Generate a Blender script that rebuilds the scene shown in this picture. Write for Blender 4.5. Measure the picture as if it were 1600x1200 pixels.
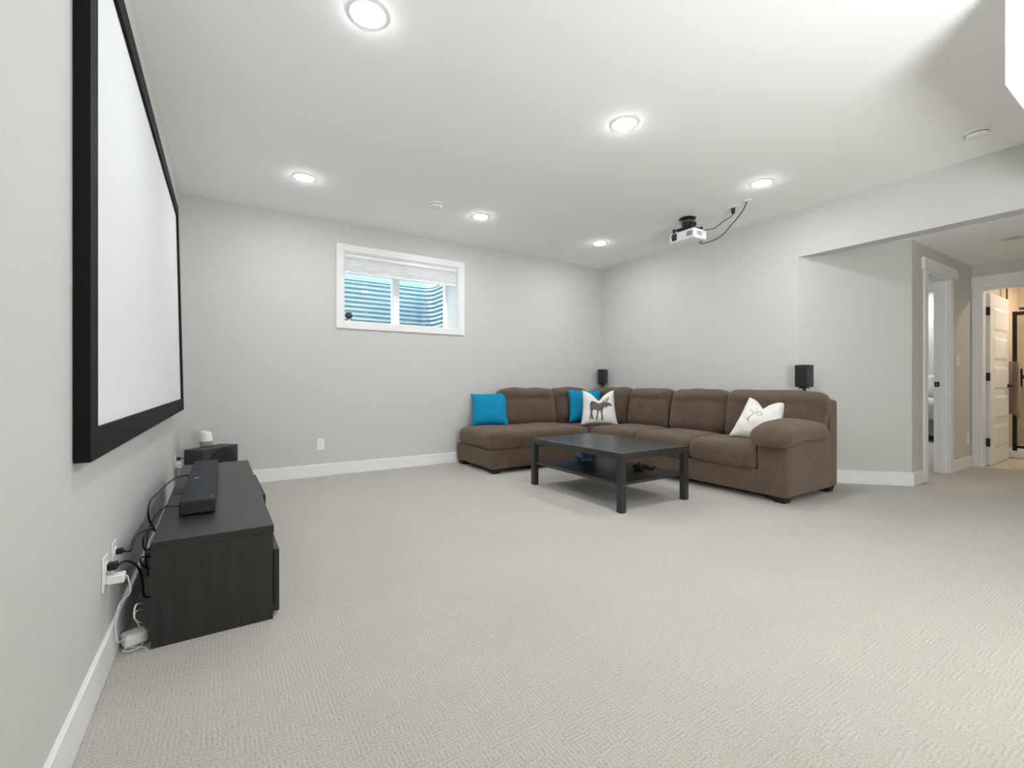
import bpy, bmesh, math, random
from mathutils import Vector, Matrix, noise

random.seed(7)
SC = bpy.context.scene
C = SC.collection
for o in list(bpy.data.objects):
    bpy.data.objects.remove(o)

# ------------------------------------------------------------------ camera
cam = bpy.data.cameras.new('camera')
cam.sensor_fit = 'HORIZONTAL'
cam.sensor_width = 36.0
cam.lens = 709.55 / 1600 * 36.0
cam.shift_y = -2.88 / 1600
cam.clip_start = 0.02
cam.clip_end = 200
camo = bpy.data.objects.new('camera', cam)
C.objects.link(camo)
camo.location = (0, 0, 0.987)
camo.rotation_euler = (math.pi / 2, 0, -0.5656)
SC.camera = camo

# ------------------------------------------------------------------ world, sun, exposure
SKY = 34.0
SUN = 60.0
LAMP_L = 430.0                     # radiance of the lamp lenses
world = bpy.data.worlds.new('sky')
SC.world = world
world.use_nodes = True
wn = world.node_tree
bg = wn.nodes['Background']
bg.inputs[0].default_value = (0.80, 0.91, 1.0, 1)
bg.inputs[1].default_value = SKY
sun = bpy.data.lights.new('sun', 'SUN')
sun.energy = SUN
sun.angle = 0.01
sun.color = (1.0, 0.95, 0.86)
suno = bpy.data.objects.new('sun', sun)
C.objects.link(suno)
suno.location = (0, 8, 8)
suno.rotation_euler = Vector((0.55, -0.10, -0.80)).to_track_quat('-Z', 'Y').to_euler()
# added fill, no fixture: soft area light behind the camera, brightens the ceiling
fl_ = bpy.data.lights.new('added_bounce_fill', 'AREA')
fl_.shape = 'DISK'
fl_.size = 0.9
fl_.energy = 152.0
fl_.color = (0.96, 0.985, 1.0)
flo = bpy.data.objects.new('added_bounce_fill', fl_)
C.objects.link(flo)
flo.location = (1.5, -1.0, 1.0)
flo.rotation_euler = Vector((0.40, 0.62, 0.67)).to_track_quat('-Z', 'Y').to_euler()
SC.view_settings.view_transform = 'Standard'
SC.view_settings.look = 'None'
SC.view_settings.gamma = 1.0
SC.view_settings.use_curve_mapping = False
SC.view_settings.exposure = -0.92
try:
    SC.cycles.max_bounces = 16
    SC.cycles.diffuse_bounces = 10
    SC.cycles.use_denoising = True
    SC.cycles.sample_clamp_indirect = 8.0
except Exception:
    pass

# ------------------------------------------------------------------ helpers
def lin(c):
    return tuple((v / 12.92 if v <= 0.04045 else ((v + 0.055) / 1.055) ** 2.4) for v in [x / 255.0 for x in c])

MATS = {}
def mat(name, rgb, rough=0.6, metal=0.0, spec=0.5, var=0.0, vscale=8.0, bump=0.0, bscale=200.0, bdist=0.001,
        emit=None, estr=0.0, trans=0.0, ior=1.45, sheen=0.0, stretch=None):
    if name in MATS:
        return MATS[name]
    m = bpy.data.materials.new(name)
    m.use_nodes = True
    nt = m.node_tree
    b = nt.nodes['Principled BSDF']
    c = lin(rgb)
    b.inputs['Base Color'].default_value = (*c, 1)
    b.inputs['Roughness'].default_value = rough
    b.inputs['Metallic'].default_value = metal
    b.inputs['Specular IOR Level'].default_value = spec
    b.inputs['IOR'].default_value = ior
    b.inputs['Transmission Weight'].default_value = trans
    if sheen:
        b.inputs['Sheen Weight'].default_value = sheen
        b.inputs['Sheen Roughness'].default_value = 0.5
    if emit:
        b.inputs['Emission Color'].default_value = (*lin(emit), 1)
        b.inputs['Emission Strength'].default_value = estr
    tc = None
    if var or bump:
        tc = nt.nodes.new('ShaderNodeTexCoord')
        mp = nt.nodes.new('ShaderNodeMapping')
        if stretch:
            mp.inputs['Scale'].default_value = stretch
        nt.links.new(tc.outputs['Object'], mp.inputs[0])
    if var:
        n = nt.nodes.new('ShaderNodeTexNoise')
        n.inputs['Scale'].default_value = vscale
        n.inputs['Detail'].default_value = 5
        nt.links.new(mp.outputs[0], n.inputs['Vector'])
        r = nt.nodes.new('ShaderNodeValToRGB')
        r.color_ramp.elements[0].position = 0.3
        r.color_ramp.elements[1].position = 0.7
        r.color_ramp.elements[0].color = (*[v * (1 - var) for v in c], 1)
        r.color_ramp.elements[1].color = (*[min(1, v * (1 + var)) for v in c], 1)
        nt.links.new(n.outputs['Fac'], r.inputs[0])
        nt.links.new(r.outputs[0], b.inputs['Base Color'])
    if bump:
        n2 = nt.nodes.new('ShaderNodeTexNoise')
        n2.inputs['Scale'].default_value = bscale
        n2.inputs['Detail'].default_value = 3
        nt.links.new(mp.outputs[0], n2.inputs['Vector'])
        bp = nt.nodes.new('ShaderNodeBump')
        bp.inputs['Strength'].default_value = bump
        bp.inputs['Distance'].default_value = bdist
        nt.links.new(n2.outputs['Fac'], bp.inputs['Height'])
        nt.links.new(bp.outputs[0], b.inputs['Normal'])
    MATS[name] = m
    return m

def math_node(nt, op, a, b=None, c=None):
    n = nt.nodes.new('ShaderNodeMath')
    n.operation = op
    for i, v in enumerate((a, b, c)):
        if v is None:
            continue
        if isinstance(v, (int, float)):
            n.inputs[i].default_value = v
        else:
            nt.links.new(v, n.inputs[i])
    return n.outputs[0]

def carpet_material():
    m = bpy.data.materials.new('carpet')
    m.use_nodes = True
    nt = m.node_tree
    b = nt.nodes['Principled BSDF']
    b.inputs['Roughness'].default_value = 0.95
    b.inputs['Specular IOR Level'].default_value = 0.15
    b.inputs['Sheen Weight'].default_value = 0.15
    tc = nt.nodes.new('ShaderNodeTexCoord')
    sep = nt.nodes.new('ShaderNodeSeparateXYZ')
    nt.links.new(tc.outputs['Object'], sep.inputs[0])
    wob = nt.nodes.new('ShaderNodeTexNoise')
    wob.inputs['Scale'].default_value = 30
    nt.links.new(tc.outputs['Object'], wob.inputs['Vector'])
    wsep = nt.nodes.new('ShaderNodeSeparateColor')
    nt.links.new(wob.outputs['Color'], wsep.inputs[0])
    x = math_node(nt, 'ADD', sep.outputs[0], math_node(nt, 'MULTIPLY', math_node(nt, 'SUBTRACT', wsep.outputs[0], 0.5), 0.016))
    y = math_node(nt, 'ADD', sep.outputs[1], math_node(nt, 'MULTIPLY', math_node(nt, 'SUBTRACT', wsep.outputs[1], 0.5), 0.016))
    def cell(size):
        cx = math_node(nt, 'FLOOR', math_node(nt, 'DIVIDE', x, size))
        cy = math_node(nt, 'FLOOR', math_node(nt, 'DIVIDE', y, size * 0.5))
        comb = nt.nodes.new('ShaderNodeCombineXYZ')
        nt.links.new(cx, comb.inputs[0]); nt.links.new(cy, comb.inputs[1])
        wnz = nt.nodes.new('ShaderNodeTexWhiteNoise')
        nt.links.new(comb.outputs[0], wnz.inputs['Vector'])
        return wnz.outputs['Value']
    w = cell(0.050)
    sel = math_node(nt, 'GREATER_THAN', w, 0.45)
    sx = math_node(nt, 'SINE', math_node(nt, 'MULTIPLY', x, 2 * math.pi / 0.0125))
    sy = math_node(nt, 'SINE', math_node(nt, 'MULTIPLY', y, 2 * math.pi / 0.0125))
    mixs = math_node(nt, 'ADD', math_node(nt, 'MULTIPLY', sx, sel),
                     math_node(nt, 'MULTIPLY', sy, math_node(nt, 'SUBTRACT', 1.0, sel)))
    # loops along the rows
    lx = math_node(nt, 'SINE', math_node(nt, 'MULTIPLY', x, 2 * math.pi / 0.0063))
    ly = math_node(nt, 'SINE', math_node(nt, 'MULTIPLY', y, 2 * math.pi / 0.0063))
    loops = math_node(nt, 'MULTIPLY', lx, ly)
    nz = nt.nodes.new('ShaderNodeTexNoise')
    nz.inputs['Scale'].default_value = 160
    nz.inputs['Detail'].default_value = 4
    nt.links.new(tc.outputs['Object'], nz.inputs['Vector'])
    big = nt.nodes.new('ShaderNodeTexNoise')
    big.inputs['Scale'].default_value = 2.2
    big.inputs['Detail'].default_value = 3
    nt.links.new(tc.outputs['Object'], big.inputs['Vector'])
    hgt = math_node(nt, 'ADD', math_node(nt, 'MULTIPLY', mixs, 0.24), math_node(nt, 'MULTIPLY', loops, 0.35))
    hgt = math_node(nt, 'ADD', hgt, math_node(nt, 'MULTIPLY', nz.outputs['Fac'], 2.4))
    fac = math_node(nt, 'ADD', math_node(nt, 'MULTIPLY', hgt, 0.34), 0.09)
    fac = math_node(nt, 'ADD', fac, math_node(nt, 'MULTIPLY', math_node(nt, 'SUBTRACT', big.outputs['Fac'], 0.5), 0.12))
    r = nt.nodes.new('ShaderNodeValToRGB')
    r.color_ramp.elements[0].position = 0.1
    r.color_ramp.elements[1].position = 0.85
    r.color_ramp.elements[0].color = (*lin((146, 139, 130)), 1)
    r.color_ramp.elements[1].color = (*lin((214, 209, 201)), 1)
    nt.links.new(fac, r.inputs[0])
    nt.links.new(r.outputs[0], b.inputs['Base Color'])
    bp = nt.nodes.new('ShaderNodeBump')
    bp.inputs['Strength'].default_value = 0.6
    bp.inputs['Distance'].default_value = 0.003
    nt.links.new(hgt, bp.inputs['Height'])
    nt.links.new(bp.outputs[0], b.inputs['Normal'])
    MATS['carpet'] = m
    return m

def ribbed_material(name, rgb, period, depth=0.002, sheen=0.3):
    m = bpy.data.materials.new(name)
    m.use_nodes = True
    nt = m.node_tree
    b = nt.nodes['Principled BSDF']
    b.inputs['Roughness'].default_value = 0.9
    b.inputs['Specular IOR Level'].default_value = 0.2
    b.inputs['Sheen Weight'].default_value = sheen
    b.inputs['Sheen Tint'].default_value = (0.9, 0.78, 0.65, 1)
    tc = nt.nodes.new('ShaderNodeTexCoord')
    sep = nt.nodes.new('ShaderNodeSeparateXYZ')
    nt.links.new(tc.outputs['Object'], sep.inputs[0])
    geo = nt.nodes.new('ShaderNodeNewGeometry')
    sn = nt.nodes.new('ShaderNodeSeparateXYZ')
    nt.links.new(geo.outputs['Normal'], sn.inputs[0])
    ab = [math_node(nt, 'ABSOLUTE', sn.outputs[i]) for i in range(3)]
    sel = math_node(nt, 'MAXIMUM', math_node(nt, 'GREATER_THAN', ab[0], ab[1]), math_node(nt, 'GREATER_THAN', ab[2], 0.85))
    inv = math_node(nt, 'SUBTRACT', 1.0, sel)
    s = math_node(nt, 'ADD', math_node(nt, 'MULTIPLY', sep.outputs[1], sel), math_node(nt, 'MULTIPLY', sep.outputs[0], inv))
    d = math_node(nt, 'ADD', math_node(nt, 'MULTIPLY', sep.outputs[0], sel), math_node(nt, 'MULTIPLY', sep.outputs[1], inv))
    rib = math_node(nt, 'SINE', math_node(nt, 'MULTIPLY', s, 2 * math.pi / period))
    knot = math_node(nt, 'SINE', math_node(nt, 'MULTIPLY', math_node(nt, 'ADD', d, math_node(nt, 'MULTIPLY', sep.outputs[2], 2.0)), 2 * math.pi / (period * 0.9)))
    nz = nt.nodes.new('ShaderNodeTexNoise')
    nz.inputs['Scale'].default_value = 9
    nz.inputs['Detail'].default_value = 6
    nt.links.new(tc.outputs['Object'], nz.inputs['Vector'])
    nf = nt.nodes.new('ShaderNodeTexNoise')
    nf.inputs['Scale'].default_value = 140
    nt.links.new(tc.outputs['Object'], nf.inputs['Vector'])
    h = math_node(nt, 'ADD', math_node(nt, 'MULTIPLY', rib, 0.5), math_node(nt, 'MULTIPLY', knot, 0.2))
    h = math_node(nt, 'ADD', h, nf.outputs['Fac'])
    f = math_node(nt, 'ADD', math_node(nt, 'MULTIPLY', h, 0.30), math_node(nt, 'MULTIPLY', nz.outputs['Fac'], 0.72))
    r = nt.nodes.new('ShaderNodeValToRGB')
    c = lin(rgb)
    r.color_ramp.elements[0].position = 0.25
    r.color_ramp.elements[1].position = 0.85
    r.color_ramp.elements[0].color = (*[v * 0.72 for v in c], 1)
    r.color_ramp.elements[1].color = (*[v * 1.35 for v in c], 1)
    nt.links.new(f, r.inputs[0])
    nt.links.new(r.outputs[0], b.inputs['Base Color'])
    bp = nt.nodes.new('ShaderNodeBump')
    bp.inputs['Strength'].default_value = 0.7
    bp.inputs['Distance'].default_value = depth * 1.5
    nt.links.new(h, bp.inputs['Height'])
    nt.links.new(bp.outputs[0], b.inputs['Normal'])
    MATS[name] = m
    return m

def wood_material(name, rgb, rough, axis='Y', var=0.25):
    st = {'X': (3, 60, 60), 'Y': (60, 3, 60), 'Z': (60, 60, 3)}[axis]
    return mat(name, rgb, rough, var=var, vscale=1.0, bump=0.12, bscale=2.0, bdist=0.0006, stretch=st)

def world_of(o):
    m = o.matrix_basis.copy()
    p = o.parent
    while p:
        m = p.matrix_basis @ m
        p = p.parent
    return m

def obj(name, bm, material, parent=None, smooth=False, local=False):
    me = bpy.data.meshes.new(name)
    bmesh.ops.recalc_face_normals(bm, faces=bm.faces[:])
    if smooth:
        for f in bm.faces:
            f.smooth = True
    bm.to_mesh(me)
    bm.free()
    if smooth == 'auto':
        try:
            me.set_sharp_from_angle(angle=math.radians(40))
        except Exception:
            pass
    me.materials.append(material)
    o = bpy.data.objects.new(name, me)
    C.objects.link(o)
    if parent:
        o.parent = parent
        if not local:
            me.transform(world_of(parent).inverted())
    return o

def tag(o, label, cat, group=None):
    o['label'] = label
    o['category'] = cat
    if group:
        o['group'] = group
    return o

def thing(name, label, cat, loc=(0, 0, 0), rz=0.0, group=None):
    o = bpy.data.objects.new(name, None)
    o.empty_display_size = 0.1
    C.objects.link(o)
    o.location = loc
    o.rotation_euler = (0, 0, rz)
    return tag(o, label, cat, group)

def struct(name, bm, m, parent=None, label=None):
    o = obj(name, bm, m, parent)
    if parent is None:
        o['kind'] = 'structure'
    if label:
        o['label'] = label
    return o

def struct_empty(name, loc, label):
    o = bpy.data.objects.new(name, None)
    C.objects.link(o)
    o.location = loc
    o['kind'] = 'structure'
    o['label'] = label
    return o

def NB():
    return bmesh.new()

def box(bm, x0, x1, y0, y1, z0, z1, bev=0.0, seg=2):
    r = bmesh.ops.create_cube(bm, size=1.0)
    vs = r['verts']
    for v in vs:
        v.co = Vector(((x0 + x1) / 2 + v.co.x * (x1 - x0), (y0 + y1) / 2 + v.co.y * (y1 - y0), (z0 + z1) / 2 + v.co.z * (z1 - z0)))
    if bev:
        es = list({e for v in vs for e in v.link_edges})
        bmesh.ops.bevel(bm, geom=es, offset=bev, segments=seg, affect='EDGES', profile=0.5)
    return bm

def bx(*a, **k):
    return box(NB(), *a, **k)

def prism(bm, poly, z0, z1):
    lo = [bm.verts.new((x, y, z0)) for x, y in poly]
    hi = [bm.verts.new((x, y, z1)) for x, y in poly]
    n = len(poly)
    bm.faces.new(lo[::-1])
    bm.faces.new(hi)
    for i in range(n):
        bm.faces.new((lo[i], lo[(i + 1) % n], hi[(i + 1) % n], hi[i]))
    return bm

def lathe(bm, prof, n=32, c=(0, 0, 0)):
    rings = []
    for r, z in prof:
        if r < 1e-6:
            rings.append([bm.verts.new((c[0], c[1], c[2] + z))])
        else:
            rings.append([bm.verts.new((c[0] + r * math.cos(2 * math.pi * i / n), c[1] + r * math.sin(2 * math.pi * i / n), c[2] + z)) for i in range(n)])
    for a, b in zip(rings[:-1], rings[1:]):
        for i in range(n):
            j = (i + 1) % n
            if len(a) == 1 and len(b) == 1:
                continue
            if len(a) == 1:
                bm.faces.new((a[0], b[j], b[i]))
            elif len(b) == 1:
                bm.faces.new((a[i], a[j], b[0]))
            else:
                bm.faces.new((a[i], a[j], b[j], b[i]))
    if len(rings[0]) > 1:
        bm.faces.new(rings[0][::-1])
    if len(rings[-1]) > 1:
        bm.faces.new(rings[-1])
    return bm

def smooth_path(pts, k=8):
    P = [Vector(p) for p in pts]
    P = [P[0] * 2 - P[1]] + P + [P[-1] * 2 - P[-2]]
    out = []
    for i in range(1, len(P) - 2):
        a, b, c, d = P[i - 1:i + 3]
        for s in range(k):
            t = s / k
            out.append(0.5 * ((2 * b) + (c - a) * t + (2 * a - 5 * b + 4 * c - d) * t * t + (3 * b - a - 3 * c + d) * t ** 3))
    out.append(P[-2])
    return out

def tube(bm, pts, r, n=8, k=8):
    pts = smooth_path(pts, k) if k else [Vector(p) for p in pts]
    up = None
    rings = []
    for i, p in enumerate(pts):
        d = (pts[min(i + 1, len(pts) - 1)] - pts[max(i - 1, 0)]).normalized()
        if up is None:
            up = d.orthogonal().normalized()
        up = (up - d * up.dot(d)).normalized()
        s = d.cross(up)
        rings.append([bm.verts.new(p + r * (up * math.cos(2 * math.pi * j / n) + s * math.sin(2 * math.pi * j / n))) for j in range(n)])
    for a, b in zip(rings[:-1], rings[1:]):
        for j in range(n):
            bm.faces.new((a[j], a[(j + 1) % n], b[(j + 1) % n], b[j]))
    bm.faces.new(rings[0][::-1])
    bm.faces.new(rings[-1])
    return bm

def axis_samples(h, r, m, k=4):
    e = [-h + r * (1 - math.cos(i / k * math.pi / 2)) for i in range(k)]
    inner = [-(h - r) + 2 * (h - r) * i / m for i in range(m + 1)]
    return e + inner + [-v for v in reversed(e)]

def rbox(bm, size, r, M=None, fn=None, m=8):
    """soft rounded box around the origin; fn reshapes each local point"""
    h = [s / 2 for s in size]
    r = min(r, min(h) * 0.98)
    S = [axis_samples(hh, r, m) for hh in h]
    vd = {}
    def V(i, j, k):
        key = (i, j, k)
        if key not in vd:
            p = Vector((S[0][i], S[1][j], S[2][k]))
            q = Vector([max(-(h[a] - r), min(h[a] - r, p[a])) for a in range(3)])
            d = p - q
            if d.length > 1e-9:
                p = q + d.normalized() * r
            if fn:
                p = fn(p, h)
            if M:
                p = M @ p
            vd[key] = bm.verts.new(p)
        return vd[key]
    N = len(S[0]) - 1
    for i in range(N):
        for j in range(N):
            for k in (0, N):
                bm.faces.new((V(i, j, k), V(i + 1, j, k), V(i + 1, j + 1, k), V(i, j + 1, k)))
                bm.faces.new((V(i, k, j), V(i + 1, k, j), V(i + 1, k, j + 1), V(i, k, j + 1)))
                bm.faces.new((V(k, i, j), V(k, i + 1, j), V(k, i + 1, j + 1), V(k, i, j + 1)))
    return bm

def TR(x, y, z, rz=0.0, rx=0.0, ry=0.0):
    return Matrix.Translation((x, y, z)) @ Matrix.Rotation(rz, 4, 'Z') @ Matrix.Rotation(ry, 4, 'Y') @ Matrix.Rotation(rx, 4, 'X')

# ------------------------------------------------------------------ materials
M_wall = mat('wall_paint', (203, 203, 199), 0.75, spec=0.25, bump=0.08, bscale=260, bdist=0.0006)
M_ceil = mat('ceiling_paint', (248, 248, 246), 0.9, spec=0.1, bump=0.12, bscale=38, bdist=0.002)
M_trim = mat('trim_paint', (236, 236, 235), 0.4, spec=0.45)
M_carpet = carpet_material()
M_black = mat('black_plastic', (26, 27, 28), 0.45)
M_blackframe = mat('black_velvet', (13, 14, 15), 0.75, spec=0.25, bump=0.1, bscale=600)
M_screen = mat('screen_fabric', (224, 226, 225), 0.8, spec=0.2)
M_sofa = ribbed_material('brown_chenille', (91, 75, 63), 0.0105)
M_foot = mat('dark_foot', (22, 20, 19), 0.5)
M_wood = wood_material('black_brown_wood', (43, 41, 38), 0.36, 'Y')
M_woodz = wood_material('black_brown_wood_upright', (43, 41, 38), 0.42, 'Z')
M_table = wood_material('black_table_wood', (46, 45, 44), 0.33, 'Y', 0.15)
M_blue = mat('blue_linen', (22, 132, 172), 0.9, spec=0.2, var=0.10, vscale=60, bump=0.4, bscale=450, bdist=0.001)
M_white_linen = mat('white_linen', (228, 224, 216), 0.9, spec=0.2, var=0.03, vscale=40, bump=0.4, bscale=450, bdist=0.001)
M_print = mat('moose_ink', (98, 92, 96), 0.9, var=0.45, vscale=70)
M_print2 = mat('faint_ink', (176, 174, 172), 0.9, var=0.15, vscale=60)
M_navy = mat('speaker_cloth', (37, 42, 48), 0.8, bump=0.5, bscale=900, bdist=0.001)
M_subwood = mat('charcoal_cabinet', (52, 51, 50), 0.5)
M_dgrey = mat('dark_grey', (58, 58, 58), 0.55)
M_lgrey = mat('light_grey_cloth', (150, 150, 150), 0.85)
M_white = mat('white_plastic', (238, 238, 236), 0.35)
M_slot = mat('slot_dark', (60, 60, 60), 0.6)
M_metal = mat('brushed_steel', (150, 150, 150), 0.3, metal=1.0)
M_cable = mat('black_cable', (18, 18, 19), 0.5)
M_wcable = mat('white_cable', (225, 225, 222), 0.45)
M_lens = mat('lamp_lens', (255, 255, 255), 0.5, emit=(247, 251, 255), estr=LAMP_L)
M_lens_warm = mat('warm_lamp_lens', (255, 255, 255), 0.5, emit=(255, 233, 208), estr=LAMP_L * 1.35)
M_off = mat('unlit_lens', (205, 200, 190), 0.5)
M_glass = mat('window_glass', (238, 245, 248), 0.0, trans=1.0, ior=1.45, spec=0.5)
M_galv = mat('galvanised_steel', (84, 106, 116), 0.42, metal=0.25, var=0.12, vscale=12)
M_gravel = mat('gravel', (150, 145, 138), 0.9, var=0.4, vscale=60)
M_vinyl = mat('white_vinyl', (246, 247, 248), 0.35)
M_shade = mat('cellular_fabric', (250, 250, 250), 0.8)
_nt = M_shade.node_tree
_tr = _nt.nodes.new('ShaderNodeBsdfTranslucent')
_tr.inputs[0].default_value = (0.98, 0.98, 0.98, 1)
_mx = _nt.nodes.new('ShaderNodeMixShader')
_mx.inputs[0].default_value = 0.45
_nt.links.new(_nt.nodes['Principled BSDF'].outputs[0], _mx.inputs[1])
_nt.links.new(_tr.outputs[0], _mx.inputs[2])
_nt.links.new(_mx.outputs[0], _nt.nodes['Material Output'].inputs[0])
M_tile = mat('cream_floor_tile', (222, 212, 196), 0.15, var=0.06, vscale=6)
M_walltile = mat('beige_wall_tile', (205, 190, 168), 0.25, var=0.12, vscale=5)
M_grout = mat('grout', (190, 182, 170), 0.9)
M_towel = mat('taupe_towel', (150, 132, 118), 0.95, sheen=0.3, bump=0.6, bscale=300, bdist=0.002)
M_bed = mat('grey_bed_linen', (196, 192, 190), 0.9, var=0.18, vscale=14)
M_bedbase = mat('grey_bed_base', (120, 118, 116), 0.9)
M_sh_glass = mat('shower_glass', (240, 246, 244), 0.0, trans=1.0, ior=1.3)
M_tissue = mat('tissue_box_blue', (120, 172, 198), 0.6)
M_tissue2 = mat('tissue_box_dark', (58, 84, 110), 0.6, var=0.6, vscale=60)
M_green = mat('green_bottle', (120, 170, 140), 0.4)

# ------------------------------------------------------------------ room shell
XL, XR, YB, H, B = -0.3433, 4.8455, 5.0944, 2.70, 2.2351
HY, HX, HZ = 1.61, 7.42, 2.346      # hallway: left wall, end wall, ceiling
YN = -3.2                           # wall behind the camera

bm = NB()
prism(bm, [(-0.6, YN - 0.2), (HX + 0.06, YN - 0.2), (HX + 0.06, HY + 0.06), (12.0, HY + 0.06), (12.0, 5.45), (-0.6, 5.45)], -0.12, 0.0)
struct('floor', bm, M_carpet, label='pale beige patterned loop carpet')
struct('ceiling', bx(XL - 0.2, 5.01, YN - 0.1, YB + 0.35, H, H + 0.12), M_ceil, label='white textured ceiling')
struct('wall_left', bx(XL - 0.15, XL, YN, YB + 0.35, 0, H), M_wall, label='light grey wall behind the projector screen')
# back wall with window hole
WX0, WX1, WZ0, WZ1 = 1.086, 2.452, 1.640, 2.398
bm = NB()
box(bm, XL - 0.15, WX0, YB, YB + 0.352, 0, H)
box(bm, WX1, XR + 0.12, YB, YB + 0.352, 0, H)
box(bm, WX0, WX1, YB, YB + 0.352, 0, WZ0)
box(bm, WX0, WX1, YB, YB + 0.352, WZ1, H)
struct('wall_back', bm, M_wall, label='light grey wall with the small high window')
struct('wall_right', bx(XR, XR + 0.12, 2.299, YB, 0, H), M_wall, label='light grey wall behind the sofa')
bm = NB()
prism(bm, [(XR, 2.299), (5.535, HY), (5.62, HY + 0.115), (XR + 0.12, 2.39)], 0, H)
struct('wall_angled', bm, M_wall, label='slanted grey wall beside the hallway')
# bulkhead over the hallway opening, joined by the lowered box near the camera
struct('wall_bulkhead', bx(XR, 5.01, 0.5, 2.299, B, H), M_wall, label='grey bulkhead above the hallway opening')
struct('ceiling_box', bx(2.773, 5.01, YN, 0.5, B, H), M_ceil, label='white lowered ceiling box at the upper right')
# hallway left wall with bedroom doorway
D1X0, D1X1, D1Z = 5.912, 6.60, 2.10
bm = NB()
box(bm, 5.535, D1X0, HY, HY + 0.115, 0, H)
box(bm, D1X1, 12.0, HY, HY + 0.115, 0, H)
box(bm, D1X0, D1X1, HY, HY + 0.115, D1Z, H)
struct('wall_hall', bm, M_wall, label='grey hallway wall with the bedroom doorway')
# end wall with bathroom doorway
D2Y1, D2Y0, D2Z = 1.517, 0.70, 2.075
bm = NB()
box(bm, HX, HX + 0.12, D2Y1 + 0.022, HY, 0, H)
box(bm, HX, HX + 0.12, 0.2, D2Y0, 0, H)
box(bm, HX, HX + 0.12, D2Y0, D2Y1 + 0.022, D2Z, H)
struct('wall_hall_end', bm, M_wall, label='grey end wall with the bathroom doorway')
bm = NB()
prism(bm, [(5.01, 0.2), (HX, 0.2), (HX, HY), (5.535, HY), (5.01, 2.135)], HZ, HZ + 0.1)
struct('ceiling_hall', bm, M_ceil, label='white hallway ceiling')
struct('wall_hall_near', bx(5.01, 9.6, 0.08, 0.2, 0, H), M_wall, label='hallway wall on the near side')
struct('wall_right_near', bx(XR, 5.01, YN, 0.2, 0, B), M_wall, label='right wall nearer the camera')
struct('wall_near', bx(XL - 0.15, 5.01, YN - 0.15, YN, 0, H), M_wall, label='wall behind the viewer')

# baseboards
BH, BT = 0.127, 0.015
def baseboard(name, x0, x1, y0, y1):
    struct(name, bx(x0, x1, y0, y1, 0, BH, bev=0.003, seg=1), M_trim)
baseboard('baseboard_left', XL, XL + BT, YN, YB)
baseboard('baseboard_back', XL, XR, YB - BT, YB)
baseboard('baseboard_right', XR - BT, XR, 2.30, YB)
bm = NB()
o2 = BT / math.sqrt(2)
prism(bm, [(XR, 2.299), (XR - 0.0, 2.299 - BT * 1.414), (5.535 - 0.004, HY - 0.0175), (5.535 + 0.011, HY - 0.001)], 0, BH)
struct('baseboard_angled', bm, M_trim)
baseboard('baseboard_hall_short', 5.535, D1X0 - 0.122, HY - BT, HY)
baseboard('baseboard_hall', 6.705, HX, HY - BT, HY)

# ------------------------------------------------------------------ window
wroot = struct_empty('window_1', (1.77, YB, WZ0), 'small white-cased basement window with two panes')
cw = 0.075
for (x0, x1, z0, z1) in ((WX0 - cw, WX0, WZ0 - cw, WZ1 + cw), (WX1, WX1 + cw, WZ0 - cw, WZ1 + cw),
                         (WX0, WX1, WZ1, WZ1 + cw), (WX0, WX1, WZ0 - cw, WZ0)):
    obj('casing', bx(x0, x1, YB - 0.018, YB, z0, z1, bev=0.003, seg=1), M_trim, wroot)
t = 0.012
for (x0, x1, z0, z1) in ((WX0, WX0 + t, WZ0, WZ1), (WX1 - t, WX1, WZ0, WZ1), (WX0 + t, WX1 - t, WZ1 - t, WZ1), (WX0 + t, WX1 - t, WZ0, WZ0 + t)):
    obj('jamb_liner', bx(x0, x1, YB - 0.002, YB + 0.345, z0, z1), M_trim, wroot)
YG = YB + 0.352
fx0, fx1, fz0, fz1 = WX0 + t, WX1 - t, WZ0 + t, WZ1 - t
for (x0, x1, z0, z1) in ((fx0, fx0 + 0.035, fz0, fz1), (fx1 - 0.030, fx1, fz0, fz1), (fx0 + 0.035, fx1 - 0.030, fz1 - 0.035, fz1),
                         (fx0 + 0.035, fx1 - 0.030, fz0, fz0 + 0.035), (1.722, 1.806, fz0 + 0.035, fz1 - 0.035)):
    obj('window_frame', bx(x0, x1, YG - 0.05, YG + 0.02, z0, z1, bev=0.004, seg=1), M_vinyl, wroot)
obj('sash_stile', bx(1.722, 1.760, YG - 0.066, YG - 0.05, fz0 + 0.035, fz1 - 0.035, bev=0.003, seg=1), M_vinyl, wroot)
obj('pane', bx(fx0 + 0.035, 1.722, YG - 0.012, YG - 0.006, fz0 + 0.035, fz1 - 0.035), M_glass, wroot)
obj('pane', bx(1.806, fx1 - 0.030, YG - 0.012, YG - 0.006, fz0 + 0.035, fz1 - 0.035), M_glass, wroot)

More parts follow.
